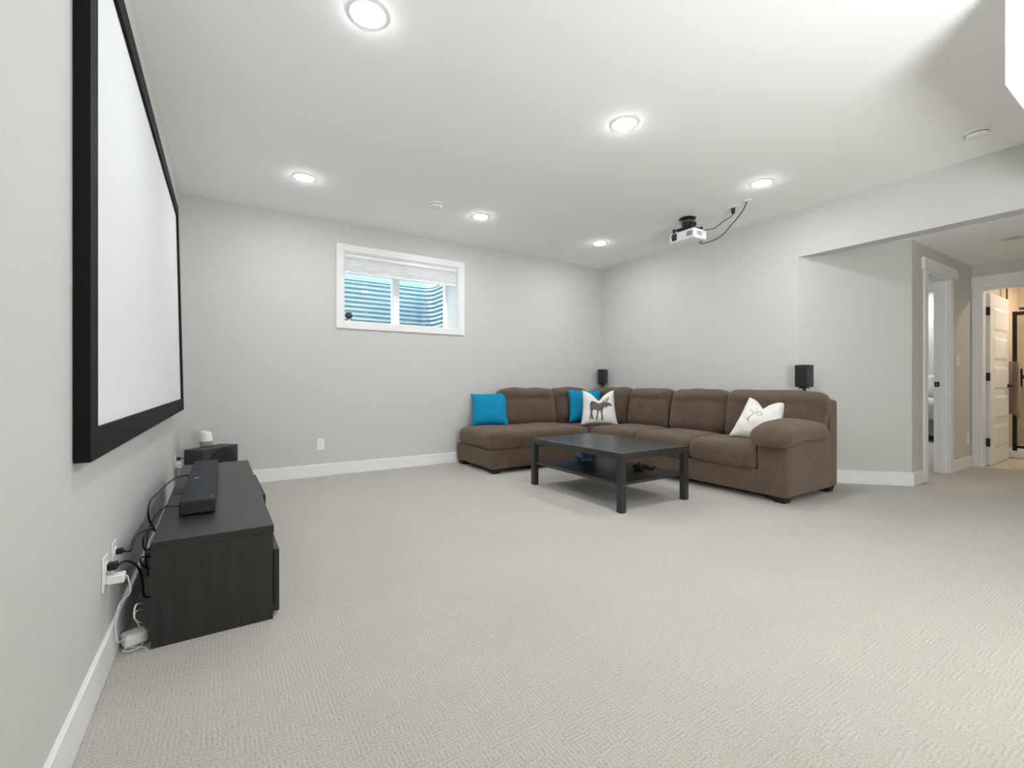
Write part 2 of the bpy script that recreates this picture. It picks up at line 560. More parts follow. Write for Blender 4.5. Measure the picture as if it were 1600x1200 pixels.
# cellular blind, half raised
blind = thing('cellular_blind', 'white pleated cellular blind raised halfway in the window', 'blind', (1.77, YB + 0.035, WZ1 - t))
bx0, bx1 = WX0 + t + 0.004, WX1 - t - 0.004
obj('head_rail', bx(bx0, bx1, YB + 0.015, YB + 0.055, WZ1 - t - 0.040, WZ1 - t, bev=0.004), M_white, blind)
zt, zb = WZ1 - t - 0.040, 2.200
n = 8
bm = NB()
rows = []
prof = []
for i in range(n):
    z = zt - (zt - zb) * i / n
    prof.append((0.000, z))
    prof.append((0.009, z - (zt - zb) / n * 0.5))
prof.append((0.0, zb))
fr = [[bm.verts.new((x, YB + 0.030 - p, z)) for p, z in prof] for x in (bx0, bx1)]
bk = [[bm.verts.new((x, YB + 0.040 + p, z)) for p, z in prof] for x in (bx0, bx1)]
for i in range(len(prof) - 1):
    bm.faces.new((fr[0][i], fr[0][i + 1], fr[1][i + 1], fr[1][i]))
    bm.faces.new((bk[0][i + 1], bk[0][i], bk[1][i], bk[1][i + 1]))
    for s in (0, 1):
        bm.faces.new((fr[s][i], bk[s][i], bk[s][i + 1], fr[s][i + 1]))
for i in (0, len(prof) - 1):
    bm.faces.new((fr[0][i], fr[1][i], bk[1][i], bk[0][i]))
obj('pleated_shade', bm, M_shade, blind)
obj('bottom_rail', bx(bx0, bx1, YB + 0.018, YB + 0.052, zb - 0.030, zb, bev=0.004), M_white, blind)

# small dark ball on the sill
t0 = thing('sill_gadget', 'small round dark grey gadget in the left corner of the window sill', 'gadget', (1.153, YB + 0.045, WZ0 + t))
bm = NB()
bmesh.ops.create_uvsphere(bm, u_segments=24, v_segments=16, radius=0.040, matrix=Matrix.Translation((0, 0, 0.062)) @ Matrix.Diagonal((1, 0.75, 1, 1)))
obj('ball_housing', bm, M_dgrey, t0, smooth=True, local=True)
obj('foot', lathe(NB(), [(0.020, 0.0), (0.020, 0.006), (0.009, 0.012), (0.009, 0.03)], 20), M_white, t0, local=True)

# window well outside (corrugated steel, open to the sky)
def well_mesh():
    bm = NB()
    x0, x1, yb, rr = 0.75, 2.60, YG + 0.92, 0.16
    path = [(x0, YG + 0.04)]
    for i in range(9):
        a = math.pi - i / 8 * math.pi / 2
        path.append((x0 + rr + rr * math.cos(a), yb - rr + rr * math.sin(a)))
    for i in range(9):
        a = math.pi / 2 - i / 8 * math.pi / 2
        path.append((x1 - rr + rr * math.cos(a), yb - rr + rr * math.sin(a)))
    path.append((x1, YG + 0.04))
    zs = []
    z = 1.35
    pitch = 0.062
    while z < 2.36:
        zs.append((z, 0.011 * math.sin(2 * math.pi * z / pitch)))
        z += pitch / 8
    zs += [(2.37, 0.012), (2.375, -0.004), (2.47, -0.004)]
    grid = []
    for off in (0.0, 0.004):
        g = []
        for z, dd in zs:
            row = []
            for i, (x, y) in enumerate(path):
                a, b = path[max(0, i - 1)], path[min(len(path) - 1, i + 1)]
                tx, ty = b[0] - a[0], b[1] - a[1]
                L = math.hypot(tx, ty)
                nx, ny = -ty / L, tx / L
                row.append(bm.verts.new((x + nx * (dd + off), y + ny * (dd + off), z)))
            g.append(row)
        grid.append(g)
    for g in grid:
        for r0, r1 in zip(g[:-1], g[1:]):
            for i in range(len(path) - 1):
                bm.faces.new((r0[i], r0[i + 1], r1[i + 1], r1[i]))
    for k in (0, -1):
        for i in range(len(path) - 1):
            bm.faces.new((grid[0][k][i], grid[0][k][i + 1], grid[1][k][i + 1], grid[1][k][i]))
    for k in (0, -1):
        for r in range(len(zs) - 1):
            bm.faces.new((grid[0][r][k], grid[0][r + 1][k], grid[1][r + 1][k], grid[1][r][k]))
    return bm
tag(obj('window_well', well_mesh(), M_galv, smooth='auto'), 'corrugated bluish steel window well outside the small window', 'window well')
struct('ground_well', bx(0.5, 2.9, YG + 0.02, YG + 1.2, 1.25, 1.36), M_gravel, label='gravel at the bottom of the window well')

# ------------------------------------------------------------------ bedroom doorway
d1 = struct_empty('door_1', (6.25, HY, 0), 'white-cased bedroom doorway in the hallway wall')
ct = 0.018
obj('casing', bx(D1X0 - 0.122 + 0.03, D1X0, HY - ct, HY, 0, D1Z, bev=0.003, seg=1), M_trim, d1)
obj('casing', bx(D1X1, D1X1 + 0.095, HY - ct, HY, 0, D1Z, bev=0.003, seg=1), M_trim, d1)
obj('head_casing', bx(D1X0 - 0.13, D1X1 + 0.19, HY - 0.028, HY, D1Z, D1Z + 0.115, bev=0.003, seg=1), M_trim, d1)
jl = 0.02
obj('jamb', bx(D1X0, D1X0 + jl, HY - 0.002, HY + 0.118, 0, D1Z), M_trim, d1)
rj = obj('jamb', bx(D1X1 - jl, D1X1, HY - 0.002, HY + 0.118, 0, D1Z), M_trim, d1)
obj('head_jamb', bx(D1X0 + jl, D1X1 - jl, HY - 0.002, HY + 0.118, D1Z - jl, D1Z), M_trim, d1)
for (a0, a1) in ((HY + 0.03, HY + 0.065),):
    obj('door_stop', bx(D1X1 - jl - 0.012, D1X1 - jl, a0, a1, 0, D1Z - jl), M_trim, d1)
    obj('door_stop', bx(D1X0 + jl, D1X0 + jl + 0.012, a0, a1, 0, D1Z - jl), M_trim, d1)
obj('strike_plate', bx(D1X1 - jl - 0.003, D1X1 - jl, HY + 0.070, HY + 0.112, 0.935, 0.99, bev=0.001, seg=1), M_black, rj)
obj('strike_hole', bx(D1X1 - jl - 0.0035, D1X1 - jl - 0.0025, HY + 0.084, HY + 0.100, 0.953, 0.974), M_metal, rj)

# bedroom shell
struct('wall_bedroom_end', bx(11.4, 11.5, HY + 0.1, 5.45, 0, H), M_wall, label='far wall of the bedroom')
struct('wall_bedroom_side', bx(XR + 0.12, 12.0, 4.6, 4.7, 0, H), M_wall, label='side wall of the bedroom')
struct('ceiling_bedroom', bx(5.01, 12.0, HY, 5.45, H, H + 0.1), M_ceil, label='white bedroom ceiling')
bed = thing('bed', 'grey bed with rumpled pale covers seen through the bedroom doorway', 'bed', (10.5, 2.95, 0))
obj('bed_base', bx(9.87, 11.3, 2.2, 3.9, 0.10, 0.36, bev=0.02), M_bedbase, bed)
for sx in (9.95, 11.2):
    for sy in (2.28, 3.82):
        obj('bed_leg', bx(sx - 0.03, sx + 0.03, sy - 0.03, sy + 0.03, 0, 0.10), M_foot, bed)
def rumple(p, h):
    q = p.copy()
    if p.z > -h[2] * 0.2:
        q.z += 0.03 * noise.noise(Vector((p.x * 6, p.y * 6, 1.3)))
    q.y += 0.012 * math.sin(p.x * 40) * (1 if p.z < 0.1 else 0.3)
    q.x += 0.02 * math.sin(p.y * 38) * (1 if p.z < 0.1 else 0.3)
    return q
obj('comforter', rbox(NB(), (1.46, 1.78, 0.36), 0.10, TR(10.57, 3.05, 0.52), rumple, 18), M_bed, bed, smooth=True)
tag(obj('bed_pillow', rbox(NB(), (0.20, 0.70, 0.44), 0.095, TR(11.05, 2.85, 0.90, 0, 0, 0.25)), M_bed, smooth=True), 'pale pillow propped up on the bedroom bed', 'pillow')

# ------------------------------------------------------------------ bathroom
d2 = struct_empty('door_2', (HX, 1.1, 0), 'white-cased bathroom doorway at the end of the hallway')
obj('casing', bx(HX - ct, HX, D2Y1 + 0.022, HY - 0.002, 0, D2Z, bev=0.003, seg=1), M_trim, d2)
obj('casing', bx(HX - ct, HX, D2Y0 - 0.09, D2Y0, 0, D2Z, bev=0.003, seg=1), M_trim, d2)
obj('head_casing', bx(HX - 0.028, HX, D2Y0 - 0.12, HY - 0.001, D2Z, D2Z + 0.135, bev=0.003, seg=1), M_trim, d2)
obj('jamb', bx(HX - 0.002, HX + 0.122, D2Y1, D2Y1 + 0.022, 0, D2Z), M_trim, d2)
obj('jamb', bx(HX - 0.002, HX + 0.122, D2Y0, D2Y0 + 0.02, 0, D2Z), M_trim, d2)
obj('head_jamb', bx(HX - 0.002, HX + 0.122, D2Y0 + 0.02, D2Y1, D2Z - 0.02, D2Z), M_trim, d2)
# the open slab, hinged at the left jamb
slab = obj('door_slab', bx(7.590, 8.425, 1.489, 1.527, 0.012, 2.035, bev=0.002, seg=1), M_trim, d2)
slab['label'] = 'white five-panel door standing open'
pz0, ph, gap = 0.22, 0.275, 0.075
for i in range(5):
    z0 = 0.20 + i * (ph + gap)
    bm = NB()
    xa, xb = 7.72, 8.32
    # raised panel with bevelled sides
    o_ = [(xa, z0), (xb, z0), (xb, z0 + ph), (xa, z0 + ph)]
    i_ = [(xa + 0.03, z0 + 0.03), (xb - 0.03, z0 + 0.03), (xb - 0.03, z0 + ph - 0.03), (xa + 0.03, z0 + ph - 0.03)]
    vo = [bm.verts.new((x, 1.4885, z)) for x, z in o_]
    vi = [bm.verts.new((x, 1.4775, z)) for x, z in i_]
    vb = [bm.verts.new((x, 1.4905, z)) for x, z in o_]
    bm.faces.new(vi)
    bm.faces.new(vb)
    for k in range(4):
        bm.faces.new((vo[k], vo[(k + 1) % 4], vi[(k + 1) % 4], vi[k]))
        bm.faces.new((vb[k], vb[(k + 1) % 4], vo[(k + 1) % 4], vo[k]))
    obj('door_panel', bm, M_trim, slab)
for z in (0.28, 1.05, 1.82):
    obj('hinge', bx(7.556, 7.591, 1.488, 1.528, z - 0.048, z + 0.048, bev=0.002, seg=1), M_black, slab)
bm = NB()
tube(bm, [(8.36, 1.492, 0.94), (8.36, 1.470, 0.94)], 0.026, 20, 0)
tube(bm, [(8.36, 1.472, 0.94), (8.36, 1.437, 0.94)], 0.009, 12, 0)
box(bm, 8.25, 8.372, 1.428, 1.444, 0.931, 0.949, bev=0.003)
obj('door_handle', bm, M_black, slab)

BX1 = 9.60
fl = struct('floor_bathroom', bx(HX + 0.06, BX1, 0.2, HY + 0.06, -0.05, 0.002), M_grout, label='cream tiled bathroom floor')
tile_me = None
for ix in range(4):
    for iy in range(3):
        x0 = HX + 0.065 + ix * 0.40
        y0 = 0.44 + iy * 0.40
        xe = min(x0 + 0.396, 8.60)
        ye = min(y0 + 0.396, HY)
        if xe - x0 < 0.05:
            continue
        obj('floor_tile', bx(x0, xe, y0, ye, 0.0, 0.006, bev=0.001, seg=1), M_tile, fl)
wb = struct('wall_bathroom_back', bx(BX1, BX1 + 0.1, 0.08, HY + 0.06, 0, H), M_grout, label='beige tiled shower wall')
for iz in range(8):
    for iy in range(3):
        y0 = 0.22 + iy * 0.60 - (0.30 if iz % 2 else 0)
        obj('wall_tile', bx(BX1 - 0.010, BX1 + 0.002, max(0.2, y0), min(HY - 0.012, y0 + 0.597), 0.02 + iz * 0.30, 0.02 + iz * 0.30 + 0.297, bev=0.0015, seg=1), M_walltile, wb)
struct('wall_bathroom_side', bx(8.66, BX1, HY - 0.012, HY, 0, H), M_walltile, label='beige tiled side of the shower')
struct('ceiling_bathroom', bx(HX, BX1 + 0.1, 0.08, HY + 0.02, 2.42, 2.5), M_ceil, label='white bathroom ceiling')
sh = thing('shower_enclosure', 'black-framed glass shower enclosure with a white base in the bathroom', 'shower', (8.65, 1.0, 0))
obj('shower_base', bx(8.60, BX1 - 0.012, 0.21, HY - 0.014, 0.0065, 0.10, bev=0.012), M_white, sh)
obj('frame_post', bx(8.635, 8.665, 1.455, 1.495, 0.10, 1.90), M_black, sh)
obj('wall_channel', bx(8.640, 8.660, 1.540, 1.552, 0.10, 2.30), M_black, sh)
obj('top_rail', bx(8.630, 8.670, 0.21, 1.495, 1.850, 1.895), M_black, sh)
obj('bottom_rail', bx(8.635, 8.665, 0.21, 1.455, 0.135, 0.170), M_black, sh)
obj('glass_panel', bx(8.646, 8.654, 0.21, 1.455, 0.170, 1.850), M_sh_glass, sh)
obj('roller', lathe(NB(), [(0.035, -0.012), (0.035, 0.012)], 20, (8.63, 1.40, 1.93)), M_black, sh)
hd = obj('shower_handle', bx(8.600, 8.616, 1.40, 1.43, 0.93, 1.16, bev=0.003), M_black, sh)
obj('handle_bar', bx(8.606, 8.622, 1.20, 1.40, 1.03, 1.075, bev=0.003), M_black, hd)
obj('hinge_rail', bx(8.616, 8.646, 1.405, 1.425, 1.10, 1.12), M_black, hd)
tag(obj('soap_bottle', lathe(NB(), [(0.0, 0), (0.045, 0.0), (0.048, 0.02), (0.048, 0.13), (0.03, 0.16), (0.014, 0.17), (0.014, 0.20), (0.0, 0.20)], 20, (9.1, 1.34, 0.101)), M_green, smooth='auto'), 'small green bottle on the floor of the shower', 'bottle')
# hanging towel
def towel_fn(p, h):
    q = p.copy()
    q.x += 0.012 * math.sin(p.y * 55 + p.z * 3) + 0.01 * noise.noise(Vector((p.y * 9, p.z * 5, 0.2)))
    q.y *= 1.0 + 0.10 * (0.5 - p.z / h[2])
    q.z += (0.02 * math.sin(p.y * 40 + 1.0) + 0.25 * p.y) * (1 if p.z < 0 else 0.25)
    return q
tw = thing('hand_towel', 'taupe towel hanging beside the open bathroom door', 'towel', (8.57, 1.46, 0.55))
obj('towel_cloth', rbox(NB(), (0.05, 0.105, 0.70), 0.022, TR(8.57, 1.465, 0.90), towel_fn, 14), M_towel, tw, smooth=True)
obj('towel_fold', rbox(NB(), (0.03, 0.055, 0.62), 0.014, TR(8.545, 1.445, 0.92, 0, 0, 0.02), towel_fn, 12), M_towel, tw, smooth=True)
obj('towel_hook', tube(NB(), [(8.632, 1.46, 1.27), (8.60, 1.46, 1.262), (8.575, 1.46, 1.255), (8.565, 1.46, 1.28)], 0.006, 10), M_black, tw, smooth=True)

# ------------------------------------------------------------------ ceiling lights
def downlight(x, y, z, label, lens=M_lens):
    root = thing('recessed_downlight', label, 'ceiling light', (x, y, z), group='round white recessed downlights')
    obj('trim_ring', lathe(NB(), [(0.078, 0.0), (0.084, -0.002), (0.084, -0.004), (0.074, -0.006), (0.070, -0.004), (0.070, 0.0)], 40), M_white, root, smooth='auto', local=True)
    obj('lens', lathe(NB(), [(0.070, 0.0), (0.070, -0.006), (0.062, -0.010), (0.045, -0.013), (0.022, -0.0145), (0.0, -0.015)], 32), lens, root, smooth='auto', local=True)
    return root
LX, LY = (0.567, 2.243, 3.906), (4.140, 2.146, 0.152, -1.85)
downlight(LX[0], LY[0], H, 'round recessed downlight nearest the projector screen, left of the smoke alarm')
downlight(LX[1], LY[0], H, 'round recessed downlight right of the smoke alarm, above the window')
downlight(LX[2], LY[0], H, 'round recessed downlight in the far corner above the sofa')
downlight(LX[0], LY[1], H, 'round recessed downlight near the top edge, above the screen')
downlight(LX[1], LY[1], H, 'largest round recessed downlight in the middle of the ceiling')
downlight(LX[2], LY[1], H, 'round recessed downlight beside the ceiling projector')
downlight(LX[1], LY[2], H, 'round recessed downlight overhead beside the lowered ceiling box')
downlight(LX[1], LY[3], H, 'round recessed downlight behind the viewer beside the box')
downlight(6.253, 1.081, HZ, 'unlit round recessed light in the hallway ceiling', M_off)
downlight(8.15, 0.60, 2.42, 'warm round recessed light in the bathroom ceiling', M_lens_warm)
downlight(8.6, 2.9, H, 'added unseen round recessed light in the bedroom ceiling nearer the bedroom door')  # unseen lamp added to light the bedroom
downlight(10.3, 2.3, H, 'added unseen round recessed light above the bedroom bed')  # added out of view to brighten the bedroom
downlight(10.3, 3.9, H, 'added unseen round recessed light on the far side of the bedroom bed')  # another unseen lamp, added for bedroom brightness
downlight(10.95, 3.1, H, 'added unseen round recessed light nearest the far bedroom wall')  # added to lift the brightness of the far bedroom wall
downlight(7.0, 2.7, H, 'added unseen round recessed light just inside the bedroom door')  # added out of view, brightens the doorway end of the bedroom
downlight(9.1, 0.95, 2.42, 'added unseen warm round recessed light above the shower', M_lens_warm)  # unseen extra lamp added to brighten the bathroom

def smoke_alarm(x, y, label):
    root = thing('smoke_alarm', label, 'smoke alarm', (x, y, H), group='white ceiling alarms')
    obj('base_plate', lathe(NB(), [(0.066, 0.0), (0.068, -0.004), (0.066, -0.012)], 40), M_white, root, smooth='auto', local=True)
    bd = obj('alarm_body', lathe(NB(), [(0.060, -0.012), (0.060, -0.028), (0.052, -0.038), (0.0, -0.040)], 40), M_white, root, smooth='auto', local=True)
    obj('vent_ring', lathe(NB(), [(0.0605, -0.016), (0.0605, -0.020)], 40), M_dgrey, bd, local=True)
    obj('test_button', lathe(NB(), [(0.016, -0.038), (0.016, -0.043), (0.0, -0.044)], 24), M_white, bd, smooth='auto', local=True)
smoke_alarm(1.72, 4.07, 'white round smoke alarm on the ceiling above the window')
smoke_alarm(4.353, 0.917, 'white round smoke alarm at the upper right near the bulkhead')

# ------------------------------------------------------------------ projector screen
scr = thing('projector_screen', 'large white projection screen with a thick black frame on the left wall', 'projector screen', (XL, 3.08, 0.765))
SY0, SY1, SZ0, SZ1, SD, FWD = 1.66, 4.50, 0.768, 2.378, 0.037, 0.088
def lean(y, z):
    return 0.036 * ((y - SY0) / (SY1 - SY0)) ** 1.5 * (1 - (z - SZ0) / (SZ1 - SZ0))
def frame_piece(pts):
    # pts: four (y,z) outline corners, front and back with bevelled inner edge
    bm = NB()
    f = [bm.verts.new((XL + SD + lean(y, z), y, z)) for y, z in pts]
    b = [bm.verts.new((XL + 0.003 + lean(y, z), y, z)) for y, z in pts]
    bm.faces.new(f)
    bm.faces.new(b[::-1])
    for i in range(4):
        bm.faces.new((f[i], b[i], b[(i + 1) % 4], f[(i + 1) % 4]))
    return bm
yo0, yo1, zo0, zo1 = SY0, SY1, SZ0, SZ1
yi0, yi1, zi0, zi1 = SY0 + FWD, SY1 - FWD, SZ0 + FWD, SZ1 - FWD
for pts in ([(yo0, zo0), (yo1, zo0), (yi1, zi0), (yi0, zi0)], [(yo0, zo1), (yi0, zi1), (yi1, zi1), (yo1, zo1)],
            [(yo0, zo0), (yi0, zi0), (yi0, zi1), (yo0, zo1)], [(yo1, zo0), (yo1, zo1), (yi1, zi1), (yi1, zi0)]):
    obj('frame_bar', frame_piece(pts), M_blackframe, scr)
bm = NB()
q = [(yi0 - 0.01, zi0 - 0.01), (yi1 + 0.01, zi0 - 0.01), (yi1 + 0.01, zi1 + 0.01), (yi0 - 0.01, zi1 + 0.01)]
f = [bm.verts.new((XL + SD - 0.012 + lean(y, z), y, z)) for y, z in q]
b = [bm.verts.new((XL + SD - 0.016 + lean(y, z), y, z)) for y, z in q]
bm.faces.new(f); bm.faces.new(b[::-1])
for i in range(4):
    bm.faces.new((f[i], b[i], b[(i + 1) % 4], f[(i + 1) % 4]))
obj('screen_surface', bm, M_screen, scr)

# ------------------------------------------------------------------ projector
pj = thing('ceiling_projector', 'white projector hanging upside down from a black ceiling mount', 'projector', (4.09, 3.02, H))
PX0, PX1, PY0, PY1, PZ0, PZ1 = 3.985, 4.195, 2.868, 3.170, 2.448, 2.548
body = obj('body', bx(PX0, PX1, PY0, PY1, PZ0, PZ1, bev=0.014, seg=4), M_white, pj, smooth='auto')
obj('lens_recess', bx(PX0 - 0.004, PX0 + 0.004, PY1 - 0.095, PY1 - 0.037, PZ0 + 0.018, PZ1 - 0.010, bev=0.003), M_black, body)
bm = NB()
tube(bm, [(PX0 - 0.018, PY1 - 0.066, PZ0 + 0.052), (PX0, PY1 - 0.066, PZ0 + 0.052)], 0.024, 24, 0)
obj('lens_barrel', bm, M_dgrey, body, smooth='auto')
for i in range(7):
    y = PY0 + 0.024 + i * 0.010
    obj('vent_slot', bx(PX0 - 0.002, PX0 + 0.002, y, y + 0.004, PZ0 + 0.026, PZ1 - 0.026), M_slot, body)
for i in range(8):
    obj('vent_slot', bx(PX0 + 0.05 + i * 0.010, PX0 + 0.054 + i * 0.010, PY0 - 0.002, PY0 + 0.002, PZ0 + 0.03, PZ1 - 0.03), M_lgrey, body)
obj('zoom_knob', lathe(NB(), [(0.016, 0), (0.016, 0.016), (0.012, 0.02), (0.0, 0.02)], 20, (PX0 + 0.06, PY1 - 0.066, PZ1)), M_dgrey, body)
obj('foot', bx(PX1 - 0.004, PX1 + 0.016, PY0 + 0.02, PY0 + 0.05, PZ0 + 0.03, PZ0 + 0.07, bev=0.004), M_black, body)
mc = (4.10, 3.03)
mount = obj('ceiling_plate', lathe(NB(), [(0.078, -0.014), (0.084, -0.008), (0.084, 0.0)], 32, (mc[0], mc[1], H)), M_black, pj, smooth='auto')
obj('mount_post', lathe(NB(), [(0.048, PZ1 + 0.05 - H), (0.054, PZ1 + 0.062 - H), (0.060, -0.050), (0.056, -0.014)], 28, (mc[0], mc[1], H)), M_black, pj, smooth='auto')
obj('mount_collar', lathe(NB(), [(0.058, -0.046), (0.062, -0.042), (0.062, -0.034), (0.058, -0.030)], 28, (mc[0], mc[1], H)), M_metal, pj, smooth='auto')
obj('mount_plate', bx(mc[0] - 0.075, mc[0] + 0.075, mc[1] - 0.085, mc[1] + 0.085, PZ1 + 0.026, PZ1 + 0.050, bev=0.006), M_black, pj)
for (ax, ay) in ((-0.09, 0.10), (0.08, 0.11), (-0.085, -0.12), (0.08, -0.11)):
    tip = (mc[0] + ax, mc[1] + ay)
    arm_ = obj('mount_arm', tube(NB(), [(mc[0] + ax * 0.5, mc[1] + ay * 0.5, PZ1 + 0.040), (tip[0], tip[1], PZ1 + 0.034)], 0.010, 8, 0), M_black, pj)
    obj('arm_screw', lathe(NB(), [(0.012, -0.034), (0.012, 0.012), (0.007, 0.016)], 14, (tip[0], tip[1], PZ1 + 0.034)), M_black, arm_)
obj('tilt_knob', tube(NB(), [(mc[0] - 0.02, mc[1] - 0.065, PZ1 + 0.066), (mc[0] - 0.02, mc[1] - 0.105, PZ1 + 0.066)], 0.024, 20, 0), M_black, pj, smooth='auto')
# ceiling outlet and cables
def wall_plate(name, label, M, cat='outlet', receptacles=True, group=None):
    root = thing(name, label, cat, M.translation, group=group)
    root.rotation_euler = M.to_euler()
    # local: plate in XZ, facing -Y
    obj('cover_plate', bx(-0.036, 0.036, -0.006, 0.0, -0.058, 0.058, bev=0.003), M_white, root, local=True)
    if receptacles:
        for s in (-1, 1):
            rc = obj('receptacle', bx(-0.017, 0.017, -0.009, -0.005, s * 0.020 - 0.015, s * 0.020 + 0.015, bev=0.002), M_white, root, local=True)
            for dx in (-0.006, 0.006):
                obj('slot', bx(dx - 0.001, dx + 0.001, -0.0095, -0.0085, s * 0.020 - 0.003, s * 0.020 + 0.007), M_slot, rc, local=True)
    else:
        sw = obj('rocker', bx(-0.016, 0.016, -0.010, -0.005, -0.033, 0.033, bev=0.002), M_white, root, local=True)
    return root
wall_plate('ceiling_outlet', 'white power outlet on the ceiling beside the projector cables', Matrix.Translation((4.20, 2.585, H)) @ Matrix.Rotation(math.pi / 2, 4, 'X') @ Matrix.Rotation(0, 4, 'Z'))
tag(obj('cable_plate', lathe(NB(), [(0.045, 0.0), (0.045, -0.004), (0.030, -0.006), (0.0, -0.006)], 28, (4.18, 2.430, H)), M_white, smooth='auto'), 'round white cable plate on the ceiling where the long cable ends', 'cable plate')
pc = thing('projector_power_cable', 'short black power cable from the projector to the ceiling outlet', 'cable', (4.20, 2.58, 2.67))
obj('cord', tube(NB(), [(4.13, 2.875, 2.535), (4.19, 2.845, 2.55), (4.245, 2.815, 2.565), (4.235, 2.712, 2.60), (4.255, 2.64, 2.635), (4.235, 2.61, 2.650)], 0.0040), M_cable, pc, smooth=True)
obj('plug', lathe(NB(), [(0.010, -0.055), (0.016, -0.040), (0.019, -0.010), (0.019, -0.001)], 16, (4.222, 2.600, H - 0.009)), M_cable, pc, smooth='auto')
tag(obj('projector_video_cable', tube(NB(), [(4.16, 2.90, 2.443), (4.195, 2.95, 2.435), (4.248, 2.901, 2.44), (4.274, 2.774, 2.47), (4.23, 2.609, 2.55), (4.183, 2.483, 2.62), (4.18, 2.437, 2.694)], 0.0045), M_cable, smooth=True),
    'long black cable curving from under the projector up to the ceiling', 'cable')

# ------------------------------------------------------------------ media console
cs = thing('media_console', 'low black-brown wooden media console under the projector screen', 'media console', (-0.025, 3.06, 0))
CX0, CX1, CY0, CY1, CZ = -0.225, 0.177, 2.132, 4.005, 0.392
obj('top_panel', bx(CX0, CX1 + 0.003, CY0, CY1, CZ - 0.032, CZ, bev=0.0015, seg=1), M_wood, cs)
obj('side_panel', bx(CX0, CX1, CY0 + 0.001, CY0 + 0.022, 0.0, CZ - 0.032), M_woodz, cs)
obj('side_panel', bx(CX0, CX1, CY1 - 0.022, CY1 - 0.001, 0.0, CZ - 0.032), M_woodz, cs)
for y in (2.76, 3.36):
    obj('divider', bx(CX0 + 0.01, CX1 - 0.01, y, y + 0.018, 0.045, CZ - 0.032), M_woodz, cs)
obj('bottom_panel', bx(CX0, CX1 - 0.002, CY0 + 0.022, CY1 - 0.022, 0.03, 0.050), M_wood, cs)
obj('back_panel', bx(CX0, CX0 + 0.006, CY0 + 0.022, CY1 - 0.022, 0.050, CZ - 0.032), M_wood, cs)
obj('shelf', bx(CX0 + 0.01, CX1 - 0.02, 2.778, 3.36, 0.20, 0.216), M_wood, cs)
obj('front_rail', bx(CX1 - 0.020, CX1 - 0.001, CY0 + 0.022, CY1 - 0.022, 0.29, CZ - 0.032), M_wood, cs)
obj('door', bx(CX1 + 0.005, CX1 + 0.026, CY0 + 0.028, 2.775, 0.018, 0.279, bev=0.0015, seg=1), M_woodz, cs)
bm = bx(CX1 + 0.030, CX1 + 0.051, 3.245, CY1 - 0.02, 0.018, 0.279, bev=0.0015, seg=1)
bmesh.ops.rotate(bm, cent=(CX1 + 0.030, CY1 - 0.02, 0), matrix=Matrix.Rotation(0.014, 3, 'Z'), verts=bm.verts[:])
obj('door', bm, M_woodz, cs)
obj('door_hinge', bx(CX1 - 0.004, CX1 + 0.007, CY0 + 0.034, CY0 + 0.060, 0.006, 0.040), M_metal, cs)
obj('cable_grommet', bx(CX0 + 0.008, CX0 + 0.050, 2.98, 3.16, CZ - 0.002, CZ + 0.0015), M_black, cs)

cs.rotation_euler.z = 0.0105        # stands very slightly askew to the wall
cs.location.x -= 0.0128

# soundbar
sb = thing('soundbar', 'long dark soundbar lying on the media console', 'soundbar', (-0.10, 3.1, CZ))
SBX0, SBX1, SBY0, SBY1 = -0.168, -0.033, 2.480, 3.730
obj('body', bx(SBX0, SBX1, SBY0, SBY1, CZ + 0.004, CZ + 0.064, bev=0.005, seg=3), M_navy, sb, smooth='auto')
bm = NB()
box(bm, SBX0 + 0.004, SBX1 - 0.004, SBY0 - 0.003, SBY0 + 0.004, CZ + 0.007, CZ + 0.058, bev=0.002)
gr = obj('end_grille', bm, M_black, sb)
for i in range(7):
    z = CZ + 0.012 + i * 0.0065
    obj('grille_slat', bx(SBX0 + 0.008, SBX1 - 0.008, SBY0 - 0.0045, SBY0 - 0.002, z, z + 0.0025), M_dgrey, gr)
obj('control_pad', bx(-0.135, -0.120, 3.05, 3.075, CZ + 0.0638, CZ + 0.0650), M_lgrey, sb)
obj('indicator', bx(-0.050, -0.044, 2.53, 2.545, CZ + 0.0638, CZ + 0.0650), M_lgrey, sb)
for y in (2.6, 3.6):
    obj('foot', bx(SBX0 + 0.02, SBX1 - 0.02, y, y + 0.03, CZ, CZ + 0.006), M_black, sb)

# subwoofer, turned to the room
A = Vector((-0.148, 4.57)); Bv = Vector((0.110, 4.86)); Cv = Vector((-0.298, 4.685))
u = (Bv - A).normalized(); LW = (Bv - A).length
ang = math.atan2(u.y, u.x)
sw = thing('subwoofer', 'black box subwoofer on the floor behind the media console', 'subwoofer', (A.x, A.y, 0), ang)
SWD, SWH = 0.180, 0.42
obj('cabinet', bx(0, LW, 0, SWD, 0.008, SWH, bev=0.004), M_subwood, sw, local=True)
bm = NB()
tube(bm, [(LW * 0.55, -0.006, 0.26), (LW * 0.55, 0.004, 0.26)], 0.150, 48, 0)
cone = obj('driver_ring', bm, M_black, sw, local=True)
bm = NB()
tube(bm, [(LW * 0.55, -0.008, 0.26), (LW * 0.55, 0.0, 0.26)], 0.144, 48, 0)
obj('driver_cloth', bm, M_cable, cone, local=True)
for x in (0.03, LW - 0.03):
    for y in (0.03, SWD - 0.03):
        obj('foot', lathe(NB(), [(0.014, 0), (0.014, 0.009)], 14, (x, y, 0)), M_black, sw, local=True)

